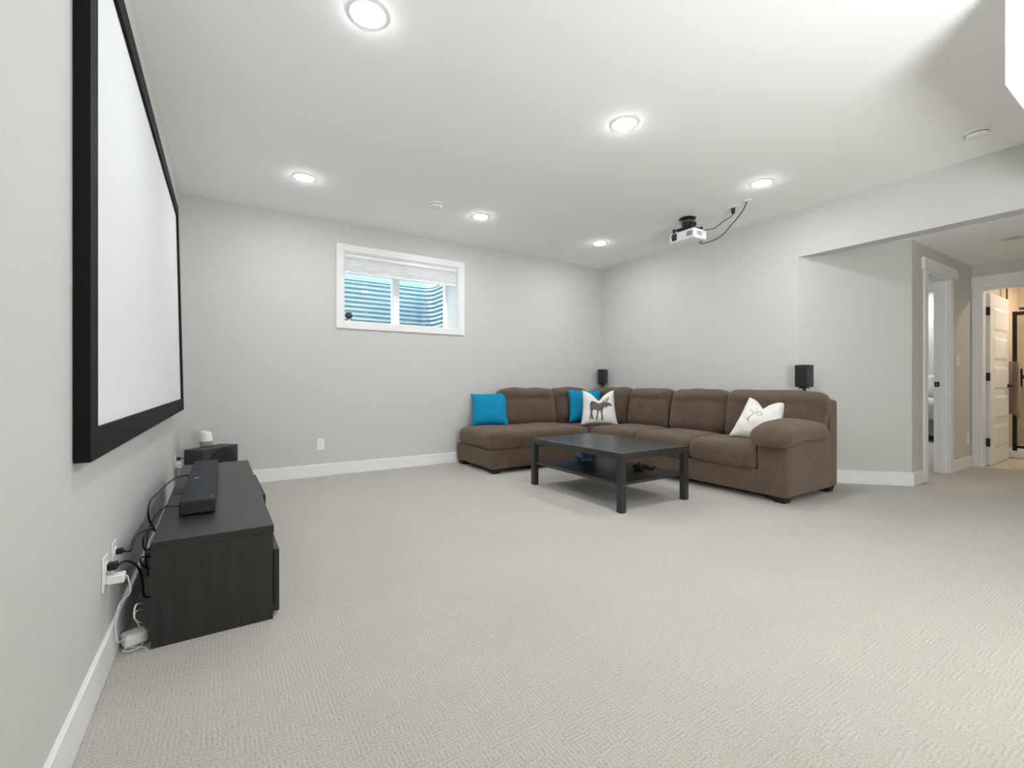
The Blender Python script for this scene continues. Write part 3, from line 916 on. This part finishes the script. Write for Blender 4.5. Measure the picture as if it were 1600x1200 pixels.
# smart speaker on the subwoofer
ss = thing('smart_speaker', 'small white smart speaker with a grey base standing on the subwoofer', 'smart speaker', (-0.132, 4.86, SWH))
bm = lathe(NB(), [(0.040, 0.0), (0.045, 0.004), (0.0485, 0.025), (0.0490, 0.044)], 36)
obj('base', bm, M_lgrey, ss, smooth='auto', local=True)
bm = lathe(NB(), [(0.0490, 0.044), (0.0475, 0.07), (0.0440, 0.10), (0.0420, 0.118), (0.039, 0.124), (0.0, 0.1255)], 36)
for v in bm.verts:
    if v.co.z > 0.11:
        v.co.z += -0.16 * v.co.x + 0.10 * v.co.y + 0.004
obj('shell', bm, M_white, ss, smooth='auto', local=True)

# ------------------------------------------------------------------ wall outlets, adapters, cables
RZL = math.pi / 2      # faces +X from the left wall
def left_plate(y, z, label):
    return wall_plate('wall_outlet', label, Matrix.Translation((XL, y, z)) @ Matrix.Rotation(RZL, 4, 'Z'), group='white wall outlets')
left_plate(2.040, 0.340, 'white wall outlet with a plugged-in adapter, nearest the viewer beside the console')
left_plate(2.190, 0.345, 'white wall outlet just behind the nearest one, beside the console')
left_plate(4.70, 0.325, 'white wall outlet with a plug beside the subwoofer on the left wall')
wall_plate('wall_outlet', 'white wall outlet low on the wall under the window', Matrix.Translation((0.857, YB, 0.337)), group='white wall outlets')
wall_plate('light_switch', 'white light switch on the hallway wall between the two doorways', Matrix.Translation((6.894, HY, 1.226)), 'light switch', False)
wall_plate('wall_outlet', 'white wall outlet low on the hallway wall beside the bathroom door', Matrix.Translation((7.265, HY, 0.333)), group='white wall outlets')

ad = thing('power_adapter', 'white power adapter in the nearest wall outlet', 'adapter', (XL + 0.009, 2.045, 0.315))
obj('body', bx(XL + 0.0095, XL + 0.056, 2.020, 2.062, 0.302, 0.331, bev=0.004), M_white, ad)
obj('cord', tube(NB(), [(XL + 0.055, 2.042, 0.318), (-0.283, 2.06, 0.305), (-0.281, 2.09, 0.24), (-0.312, 2.11, 0.20), (-0.322, 2.10, 0.13), (-0.318, 2.12, 0.06), (-0.300, 2.19, 0.046)], 0.0026), M_wcable, ad, smooth=True)
ad2 = thing('power_adapter', 'white power adapter in the outlet beside the subwoofer', 'adapter', (XL + 0.009, 4.70, 0.30))
obj('body', bx(XL + 0.0095, XL + 0.048, 4.672, 4.725, 0.272, 0.322, bev=0.004), M_white, ad2)
obj('cord', tube(NB(), [(XL + 0.045, 4.70, 0.275), (-0.29, 4.69, 0.24), (-0.285, 4.66, 0.12), (-0.29, 4.60, 0.02)], 0.0026), M_wcable, ad2, smooth=True)
pl = thing('black_plug_cable', 'black plug and cable in the outlet beside the subwoofer', 'cable', (XL + 0.009, 4.70, 0.35))
obj('plug', bx(XL + 0.0095, XL + 0.040, 4.685, 4.715, 0.336, 0.358, bev=0.004), M_cable, pl)
obj('cord', tube(NB(), [(XL + 0.038, 4.70, 0.348), (-0.285, 4.695, 0.350), (-0.276, 4.65, 0.335), (-0.272, 4.60, 0.25), (-0.28, 4.56, 0.10), (-0.27, 4.55, 0.006)], 0.0035), M_cable, pl, smooth=True)

def cable(label, pts, r=0.0035, m=None, plug=None):
    root = thing('cable', label, 'cable', pts[0])
    if plug:
        obj('plug', plug, M_cable, root)
    obj('cord', tube(NB(), pts, r), m or M_cable, root, smooth=True)
cable('black cable plugged into the nearest wall outlet, bending down behind the console',
      [(XL + 0.035, 2.045, 0.357), (-0.295, 2.07, 0.360), (-0.283, 2.13, 0.335), (-0.275, 2.24, 0.27), (-0.272, 2.30, 0.20), (-0.270, 2.33, 0.13), (-0.262, 2.44, 0.08), (-0.258, 2.56, 0.03)],
      0.0042, plug=bx(XL + 0.0095, XL + 0.036, 2.030, 2.060, 0.345, 0.371, bev=0.005))
cable('black cable rising in an arc from the second wall outlet',
      [(XL + 0.030, 2.19, 0.362), (-0.295, 2.165, 0.364), (-0.287, 2.16, 0.372), (-0.285, 2.24, 0.392), (-0.285, 2.45, 0.360), (-0.280, 2.75, 0.28), (-0.265, 2.9, 0.20)],
      0.0036, plug=bx(XL + 0.0095, XL + 0.030, 2.180, 2.200, 0.354, 0.374, bev=0.004))
cable('black cable looping high over the rear edge of the console',
      [(-0.160, 3.40, CZ + 0.022), (-0.20, 3.38, CZ + 0.030), (-0.245, 3.22, CZ + 0.04), (-0.280, 2.886, 0.430), (-0.282, 2.661, 0.445), (-0.282, 2.562, 0.429), (-0.282, 2.562, 0.391), (-0.280, 2.631, 0.342), (-0.275, 2.75, 0.27)], 0.0042)
cable('black cable leaving the near end of the soundbar over the console edge',
      [(-0.160, 2.62, CZ + 0.018), (-0.20, 2.66, CZ + 0.010), (-0.232, 2.70, CZ + 0.006), (-0.262, 2.66, 0.375), (-0.278, 2.60, 0.345), (-0.280, 2.50, 0.310), (-0.275, 2.42, 0.25), (-0.268, 2.44, 0.17)], 0.0032)
cable('black cable hanging in a narrow loop behind the console',
      [(-0.262, 2.561, 0.343), (-0.268, 2.348, 0.372), (-0.270, 2.301, 0.353), (-0.270, 2.360, 0.305), (-0.262, 2.522, 0.256), (-0.255, 2.62, 0.18)], 0.0032)
cable('short black cable loop low behind the console',
      [(-0.250, 2.522, 0.22), (-0.268, 2.285, 0.300), (-0.272, 2.255, 0.292), (-0.268, 2.33, 0.245), (-0.255, 2.50, 0.17)], 0.0030)
hubx = thing('white_hub', 'small white router box with coiled cables on the carpet beside the console', 'router', (-0.283, 2.21, 0), 0.0)
bm = NB()
rbox(bm, (0.072, 0.064, 0.044), 0.010, TR(-0.284, 2.205, 0.028, 0.35))
obj('body', bm, M_white, hubx, smooth='auto')
obj('base', rbox(NB(), (0.060, 0.052, 0.010), 0.004, TR(-0.284, 2.205, 0.005, 0.35)), M_lgrey, hubx, smooth='auto')
cable('white cable coiling up behind the router box', [(-0.268, 2.22, 0.049), (-0.275, 2.19, 0.09), (-0.272, 2.10, 0.15), (-0.268, 2.12, 0.18), (-0.262, 2.26, 0.125), (-0.252, 2.50, 0.03)], 0.0026, M_wcable)
cable('white cable looping tightly above the router box', [(-0.250, 2.45, 0.03), (-0.262, 2.25, 0.11), (-0.270, 2.12, 0.155), (-0.270, 2.10, 0.14), (-0.266, 2.16, 0.10), (-0.258, 2.30, 0.03)], 0.0026, M_wcable)
cable('white cable curling on the carpet in front of the router box', [(-0.255, 2.20, 0.004), (-0.262, 2.162, 0.004), (-0.290, 2.150, 0.004), (-0.312, 2.163, 0.004), (-0.300, 2.178, 0.004), (-0.270, 2.166, 0.005), (-0.245, 2.148, 0.004), (-0.238, 2.12, 0.004)], 0.0026, M_wcable)

# ------------------------------------------------------------------ sectional sofa
sofa = thing('sectional_sofa', 'brown ribbed corner sofa with a chaise in the far corner of the room', 'sofa', (3.9, 4.0, 0))
def soft(amp, seed, sc=5.0):
    def g(p):
        return amp * noise.noise(Vector((p.x * sc + seed, p.y * sc + seed * 1.7, p.z * sc)))
    return g
SX0, SX1, SYF, SYB, SYA = 2.405, 4.69, 4.19, 5.05, 1.88      # outline of the L
# bases (rounded fabric boxes)
def basebox(name, x0, x1, y0, y1, z0, z1, r=0.02):
    return obj(name, rbox(NB(), (x1 - x0, y1 - y0, z1 - z0), r, TR((x0 + x1) / 2, (y0 + y1) / 2, (z0 + z1) / 2), None, 6), M_sofa, sofa, smooth=True)
basebox('chaise_base', SX0, 3.83, SYF, SYB, 0.050, 0.252)
basebox('seat_base', 3.79, SX1, 2.10, SYB, 0.050, 0.252)
basebox('back_frame', 4.50, SX1, SYA + 0.005, SYB, 0.05, 0.83, 0.035)
basebox('back_frame', 2.93, 4.52, 4.93, SYB, 0.05, 0.83, 0.035)
basebox('arm', 3.785, 4.56, SYA, 2.125, 0.050, 0.56, 0.03)
def armpad_fn(p, h):
    q = p.copy()
    tx = p.x / h[0]
    ty = p.y / h[1]
    q.z += 0.030 * (1 - tx * tx) * (1 - ty * ty) * (1 if p.z > 0 else -0.15)
    q.z -= 0.055 * max(0, -tx) ** 3
    q.z -= 0.030 * max(0, tx) ** 2
    q.z += 0.008 * noise.noise(Vector((p.x * 7, p.y * 7, 3.3)))
    q.y *= 1 - 0.10 * max(0, tx) ** 2
    return q
obj('arm_pad', rbox(NB(), (0.74, 0.345, 0.150), 0.072, TR(4.075, 1.995, 0.572), armpad_fn, 12), M_sofa, sofa, smooth=True)
def seat_fn(seed, puff=0.028):
    def fn(p, h):
        q = p.copy()
        tx, ty = p.x / h[0], p.y / h[1]
        if p.z > 0:
            q.z += puff * (1 - tx ** 4) * (1 - ty ** 4)
        q.z += 0.010 * noise.noise(Vector((p.x * 4 + seed, p.y * 4, 0.7)))
        return q
    return fn
def seat(x0, x1, y0, y1, seed, z0=0.248, z1=0.445, r=0.07):
    obj('seat_cushion', rbox(NB(), (x1 - x0, y1 - y0, z1 - z0), r, TR((x0 + x1) / 2, (y0 + y1) / 2, (z0 + z1) / 2), seat_fn(seed), 12), M_sofa, sofa, smooth=True)
seat(SX0 - 0.02, 3.775, SYF - 0.02, 4.98, 1.0)
seat(3.745, 4.52, 2.128, 2.782, 2.0)
seat(3.745, 4.52, 2.782, 3.472, 3.0)
seat(3.745, 4.52, 3.472, 4.165, 4.0)
seat(3.78, 4.52, 4.165, 4.95, 5.0, z1=0.43)
def back_fn(seed):
    # local: x = width, y = thickness (front is -y), z = height
    def fn(p, h):
        q = p.copy()
        tx, tz = p.x / h[0], p.z / h[2]
        w = (1 - abs(tx) ** 3)
        front = max(0.0, -p.y / h[1])
        q.y -= 0.055 * front * w * (1 - min(1, abs(tz + 0.15)) ** 2)
        # rolled head
        q.y -= 0.030 * front * math.exp(-((tz - 0.70) / 0.22) ** 2) * w
        q.y += 0.016 * front * math.exp(-((tz - 0.42) / 0.08) ** 2) * w
        q.z += 0.020 * max(0, tz) * w
        q.z += 0.016 * noise.noise(Vector((p.x * 5 + seed, p.y * 5, p.z * 4)))
        q.x += 0.014 * noise.noise(Vector((p.x * 4, p.y * 6 + seed, p.z * 5)))
        q.y += 0.012 * noise.noise(Vector((p.x * 6 + seed, 2.2, p.z * 6)))
        q.x *= 1.0 - 0.05 * max(0, -tz) * 0
        return q
    return fn
def back(name, w, h, cx, cy, rz, seed, z0=0.42, th=0.21, tilt=0.16):
    M = TR(cx, cy, z0 + h / 2, rz, -tilt)
    obj(name, rbox(NB(), (w, th, h), 0.085, M, back_fn(seed), 12), M_sofa, sofa, smooth=True)
RB = -math.pi / 2     # cushions along the right wall face -X
back('back_cushion', 0.92, 0.475, 4.47, 2.345, RB, 1.1)
back('back_cushion', 0.70, 0.475, 4.46, 3.130, RB, 2.2)
back('back_cushion', 0.66, 0.475, 4.46, 3.800, RB, 3.3)
back('back_cushion', 0.74, 0.480, 4.47, 4.480, RB, 4.4)
back('back_cushion', 0.62, 0.475, 4.00, 4.86, 0.0, 5.5)
back('back_cushion', 0.84, 0.475, 3.29, 4.84, 0.0, 6.6)
def foot(x, y, dx=1, dy=1):
    bm = bx(x - 0.055, x + 0.055, y - 0.055, y + 0.055, 0.0, 0.056)
    for v in bm.verts:
        if v.co.z < 0.01:
            v.co.x = x + (v.co.x - x) * 0.75
            v.co.y = y + (v.co.y - y) * 0.75
    obj('foot', bm, M_foot, sofa)
for x, y in ((2.47, 4.96), (2.48, 4.26), (3.85, 4.26), (3.87, 1.96), (4.62, 1.96), (4.62, 4.97)):
    foot(x, y)

# ------------------------------------------------------------------ throw pillows
def pillow_mesh(w, h, th, chop=0.0, cut=0.3, seed=0.0, n=22, wrinkle=0.006, gather=0.0):
    bm = NB()
    def pos(u_, v_, side):
        pinch = 0.10
        x = u_ * w / 2 * (1 - pinch * (1 - v_ * v_))
        z = v_ * h / 2 * (1 - pinch * (1 - u_ * u_))
        x *= 1 - gather * max(0.0, (v_ + 1) / 2) ** 1.5
        if chop:
            k = max(0.0, (v_ + 0.2) / 1.2)
            z -= chop * math.exp(-(abs(u_) / cut) ** 1.3) * k ** 1.6
        prof = max(0.0, (1 - u_ ** 4) * (1 - v_ ** 4)) ** 0.55
        if chop:
            prof *= 1 - 0.35 * math.exp(-(u_ / 0.3) ** 2) * max(0, v_)
        y = side * th / 2 * prof
        y += wrinkle * prof * noise.noise(Vector((x * 14 + seed, z * 14, side * 2.0)))
        return Vector((x, y, z))
    fr = {}
    for s in (-1, 1):
        for i in range(n + 1):
            for j in range(n + 1):
                u_, v_ = math.sin((i / n - 0.5) * math.pi), math.sin((j / n - 0.5) * math.pi)
                edge = i in (0, n) or j in (0, n)
                if edge and s == 1:
                    fr[(1, i, j)] = fr[(-1, i, j)]
                else:
                    fr[(s, i, j)] = bm.verts.new(pos(u_, v_, s))
    for s in (-1, 1):
        for i in range(n):
            for j in range(n):
                bm.faces.new((fr[(s, i, j)], fr[(s, i + 1, j)], fr[(s, i + 1, j + 1)], fr[(s, i, j + 1)]))
    return bm, pos

def place(root, M):
    root.location = M.translation
    root.rotation_euler = M.to_euler()

def pillow(name, label, M, w, h, th, m, chop=0.0, cut=0.3, seed=0.0, wrinkle=0.006, group=None, gather=0.0):
    root = thing(name, label, 'cushion', group=group)
    place(root, M)
    bm, pos = pillow_mesh(w, h, th, chop, cut, seed, wrinkle=wrinkle, gather=gather)
    obj('cover', bm, m, root, smooth=True, local=True)
    return root, pos

# local: x = width, z = up, front = -y
def lean_matrix(bx_, by_, bz_, rz, tilt, h, roll=0.0):
    # bottom centre, facing direction rz (front = -y rotated), leaning back by tilt
    return Matrix.Translation((bx_, by_, bz_)) @ Matrix.Rotation(rz, 4, 'Z') @ Matrix.Rotation(-tilt, 4, 'X') @ Matrix.Rotation(roll, 4, 'Y') @ Matrix.Translation((0, 0, h / 2))

pillow('throw_pillow', 'bright blue throw pillow on the chaise beside the wall', lean_matrix(2.715, 4.780, 0.462, 0.62 - 1.25, 0.38, 0.42, -0.06), 0.46, 0.43, 0.15, M_blue, seed=1.0, group='throw pillows on the sofa')
pillow('throw_pillow', 'bright blue throw pillow half hidden behind the moose pillow', lean_matrix(4.02, 4.52, 0.47, -0.42, 0.24, 0.42, 0.02), 0.46, 0.44, 0.13, M_blue, seed=2.0, group='throw pillows on the sofa')
root, pos = pillow('throw_pillow', 'white throw pillow printed with a grey moose', lean_matrix(3.925, 4.165, 0.468, -0.56, 0.20, 0.42), 0.46, 0.44, 0.14, M_white_linen, chop=0.125, cut=0.40, seed=3.0, gather=0.14, group='throw pillows on the sofa')

def print_mesh(polys, pos, w, h, off=0.0022, strokes=()):
    """flat ink shapes draped over the front of a pillow; coordinates in units of half width and half height"""
    bm = NB()
    def lift(u_, v_):
        p = pos(u_, v_, -1)
        p.y -= off
        return p
    for poly in polys:
        vs = [bm.verts.new((x, 0, z)) for x, z in poly]
        es = [bm.edges.new((vs[i], vs[(i + 1) % len(vs)])) for i in range(len(vs))]
        bmesh.ops.triangle_fill(bm, use_beauty=True, use_dissolve=False, edges=es)
    for pts, wd in strokes:
        for (a, b) in zip(pts[:-1], pts[1:]):
            d = Vector((b[0] - a[0], b[1] - a[1]))
            nn = Vector((-d.y, d.x)).normalized() * wd
            q_ = [(a[0] - nn.x, a[1] - nn.y), (b[0] - nn.x, b[1] - nn.y), (b[0] + nn.x, b[1] + nn.y), (a[0] + nn.x, a[1] + nn.y)]
            bm.faces.new([bm.verts.new((x, 0, z)) for x, z in q_])
    for _ in range(3):
        bmesh.ops.subdivide_edges(bm, edges=[e for e in bm.edges if e.calc_length() > 0.10], cuts=1, use_grid_fill=True)
    bmesh.ops.triangulate(bm, faces=bm.faces[:])
    for v in bm.verts:
        v.co = lift(v.co.x, v.co.z)
    return bm
moose = [[(-0.60, 0.26), (-0.52, 0.38), (-0.38, 0.41), (-0.10, 0.37), (0.06, 0.45), (0.20, 0.43), (0.32, 0.34), (0.46, 0.32), (0.62, 0.24), (0.76, 0.14), (0.78, 0.06),
          (0.68, 0.03), (0.56, 0.06), (0.46, 0.02), (0.42, -0.12), (0.36, -0.02), (0.26, -0.02), (0.20, -0.16), (0.16, -0.24), (0.14, -0.55), (0.16, -0.84), (0.07, -0.85), (0.07, -0.50), (0.02, -0.26),
          (-0.06, -0.26), (-0.12, -0.50), (-0.16, -0.82), (-0.25, -0.82), (-0.20, -0.48), (-0.17, -0.26), (-0.30, -0.20), (-0.40, -0.20), (-0.47, -0.36),
          (-0.43, -0.56), (-0.36, -0.76), (-0.47, -0.77), (-0.50, -0.56), (-0.53, -0.76), (-0.60, -0.77), (-0.58, -0.48), (-0.60, -0.24), (-0.63, 0.06)]]
ant = [([(0.34, 0.33), (0.28, 0.48), (0.16, 0.56)], 0.022), ([(0.28, 0.46), (0.30, 0.62)], 0.018), ([(0.34, 0.36), (0.50, 0.42), (0.58, 0.56), (0.57, 0.66)], 0.024),
       ([(0.44, 0.40), (0.40, 0.62)], 0.018), ([(0.36, 0.40), (0.20, 0.50)], 0.020), ([(0.50, 0.42), (0.48, 0.58)], 0.016)]
o = obj('moose_print', print_mesh(moose, pos, 0.46, 0.44, strokes=ant), M_print, root, local=True)
o['label'] = 'grey printed moose with antlers'

root, pos = pillow('throw_pillow', 'plain-looking white throw pillow with a faint sketch by the armrest', lean_matrix(4.10, 2.325, 0.468, -math.pi / 2 + 0.30, 0.62, 0.42, 0.14), 0.43, 0.46, 0.15, M_white_linen, chop=0.10, cut=0.36, seed=7.0, wrinkle=0.022, gather=0.26, group='throw pillows on the sofa')
sk = [([(-0.50, -0.30), (-0.36, -0.10), (-0.30, 0.12), (-0.16, 0.24), (0.02, 0.26), (0.14, 0.16), (0.10, 0.04), (-0.06, 0.02), (-0.14, 0.12)], 0.030),
      ([(-0.30, 0.10), (-0.40, 0.22), (-0.52, 0.24)], 0.02), ([(-0.10, 0.24), (-0.16, 0.42), (-0.28, 0.48)], 0.018), ([(0.04, 0.25), (0.08, 0.44)], 0.018), ([(-0.44, -0.22), (-0.34, -0.46)], 0.024)]
o = obj('sketch_print', print_mesh([], pos, 0.44, 0.44, strokes=sk), M_print2, root, local=True)
o['label'] = 'faint grey animal sketch'

# ------------------------------------------------------------------ surround speakers on stands behind the sofa
def stand_speaker(x, y, rz, label, zb):
    root = thing('surround_speaker', label, 'speaker', (x, y, 0), rz, group='small black surround speakers')
    h, w, d = 0.215, 0.115, 0.140
    obj('cabinet', bx(-d / 2, d / 2, -w / 2, w / 2, zb, zb + h, bev=0.008, seg=3), M_dgrey, root, smooth='auto', local=True)
    obj('grille', bx(-d / 2 - 0.008, -d / 2 + 0.002, -w / 2 + 0.004, w / 2 - 0.004, zb + 0.006, zb + h - 0.006, bev=0.004), M_black, root, local=True)
    obj('mount_plate', bx(-0.04, 0.04, -0.032, 0.032, zb - 0.012, zb), M_black, root, local=True)
    obj('pole', lathe(NB(), [(0.014, 0.02), (0.014, zb - 0.010)], 16), M_black, root, smooth='auto', local=True)
    obj('stand_base', lathe(NB(), [(0.070, 0.0), (0.070, 0.008), (0.058, 0.018), (0.018, 0.024)], 28), M_black, root, smooth='auto', local=True)
    obj('speaker_cable', tube(NB(), [(0.055, 0.01, zb + 0.004), (0.062, 0.012, zb - 0.03), (0.055, 0.010, zb - 0.12), (0.030, 0.006, zb - 0.35), (0.018, 0.0, 0.10)], 0.0035), M_cable, root, smooth=True, local=True)
stand_speaker(4.765, 2.205, 0.05, 'black surround speaker on a pole behind the right end of the sofa', 0.940)
stand_speaker(4.765, 4.985, 0.55, 'black surround speaker in the far corner behind the sofa', 0.962)

# ------------------------------------------------------------------ coffee table
ct_ = thing('coffee_table', 'black rectangular coffee table with a lower shelf in front of the sofa', 'coffee table', (2.9075, 3.02, 0))
TX0, TX1, TY0, TY1 = 2.512, 3.303, 2.430, 3.612
obj('table_top', bx(TX0, TX1, TY0, TY1, 0.400, 0.450, bev=0.002, seg=1), M_table, ct_)
lg = 0.052
for x in (TX0, TX1 - lg):
    for y in (TY0, TY1 - lg):
        leg = obj('leg', bx(x, x + lg, y, y + lg, 0.0, 0.400, bev=0.0015, seg=1), M_table, ct_)
        sx = x - 0.001 if x == TX0 else x + lg
        sy = y + lg / 2
        obj('bolt', tube(NB(), [(x + lg / 2, y - 0.001 if y == TY0 else y + lg - 0.001, 0.211), (x + lg / 2, y + 0.002 if y == TY0 else y + lg + 0.001, 0.211)], 0.006, 12, 0), M_metal, leg)
obj('shelf', bx(TX0 + 0.010, TX1 - 0.010, TY0 + 0.030, TY1 - 0.030, 0.200, 0.221, bev=0.001, seg=1), M_table, ct_)
tb = thing('tissue_box', 'blue patterned tissue box on the coffee table shelf', 'tissue box', (3.02, 3.42, 0.221), -0.25)
obj('carton', bx(-0.06, 0.06, -0.06, 0.06, 0.0, 0.128, bev=0.002, seg=1), M_tissue, tb, local=True)
for s in (0, 1):
    obj('pattern_band', bx(-0.0606 if s == 0 else -0.058, 0.058 if s else 0.0606, -0.0606, 0.0606, 0.004, 0.030) if s == 0 else bx(-0.05, 0.0609, -0.0609, -0.058, 0.03, 0.10), M_tissue2, tb, local=True)
obj('tissue', rbox(NB(), (0.055, 0.03, 0.03), 0.013, TR(0, 0, 0.138)), M_white_linen, tb, smooth=True, local=True)
gp = thing('game_controller', 'black game controller on the coffee table shelf', 'controller', (3.10, 2.80, 0.221), 0.35)
bm = NB()
rbox(bm, (0.13, 0.060, 0.036), 0.016, TR(0, 0, 0.022))
obj('body', bm, M_black, gp, smooth=True, local=True)
for s in (-1, 1):
    obj('grip', rbox(NB(), (0.034, 0.085, 0.032), 0.015, TR(s * 0.055, -0.035, 0.018, s * 0.35)), M_black, gp, smooth=True, local=True)
    obj('thumbstick', lathe(NB(), [(0.006, 0), (0.006, 0.010), (0.010, 0.012), (0.010, 0.016), (0.0, 0.016)], 14, (s * 0.030, 0.004, 0.036)), M_dgrey, gp, local=True)
rm = thing('remote_control', 'slim black remote control beside the game controller', 'remote', (3.21, 2.74, 0.221), 0.5)
obj('body', bx(-0.065, 0.065, -0.020, 0.020, 0.0, 0.016, bev=0.004), M_black, rm, local=True)
for i in range(4):
    obj('button', bx(-0.05 + i * 0.022, -0.04 + i * 0.022, -0.008, 0.008, 0.0155, 0.0175), M_dgrey, rm, local=True)
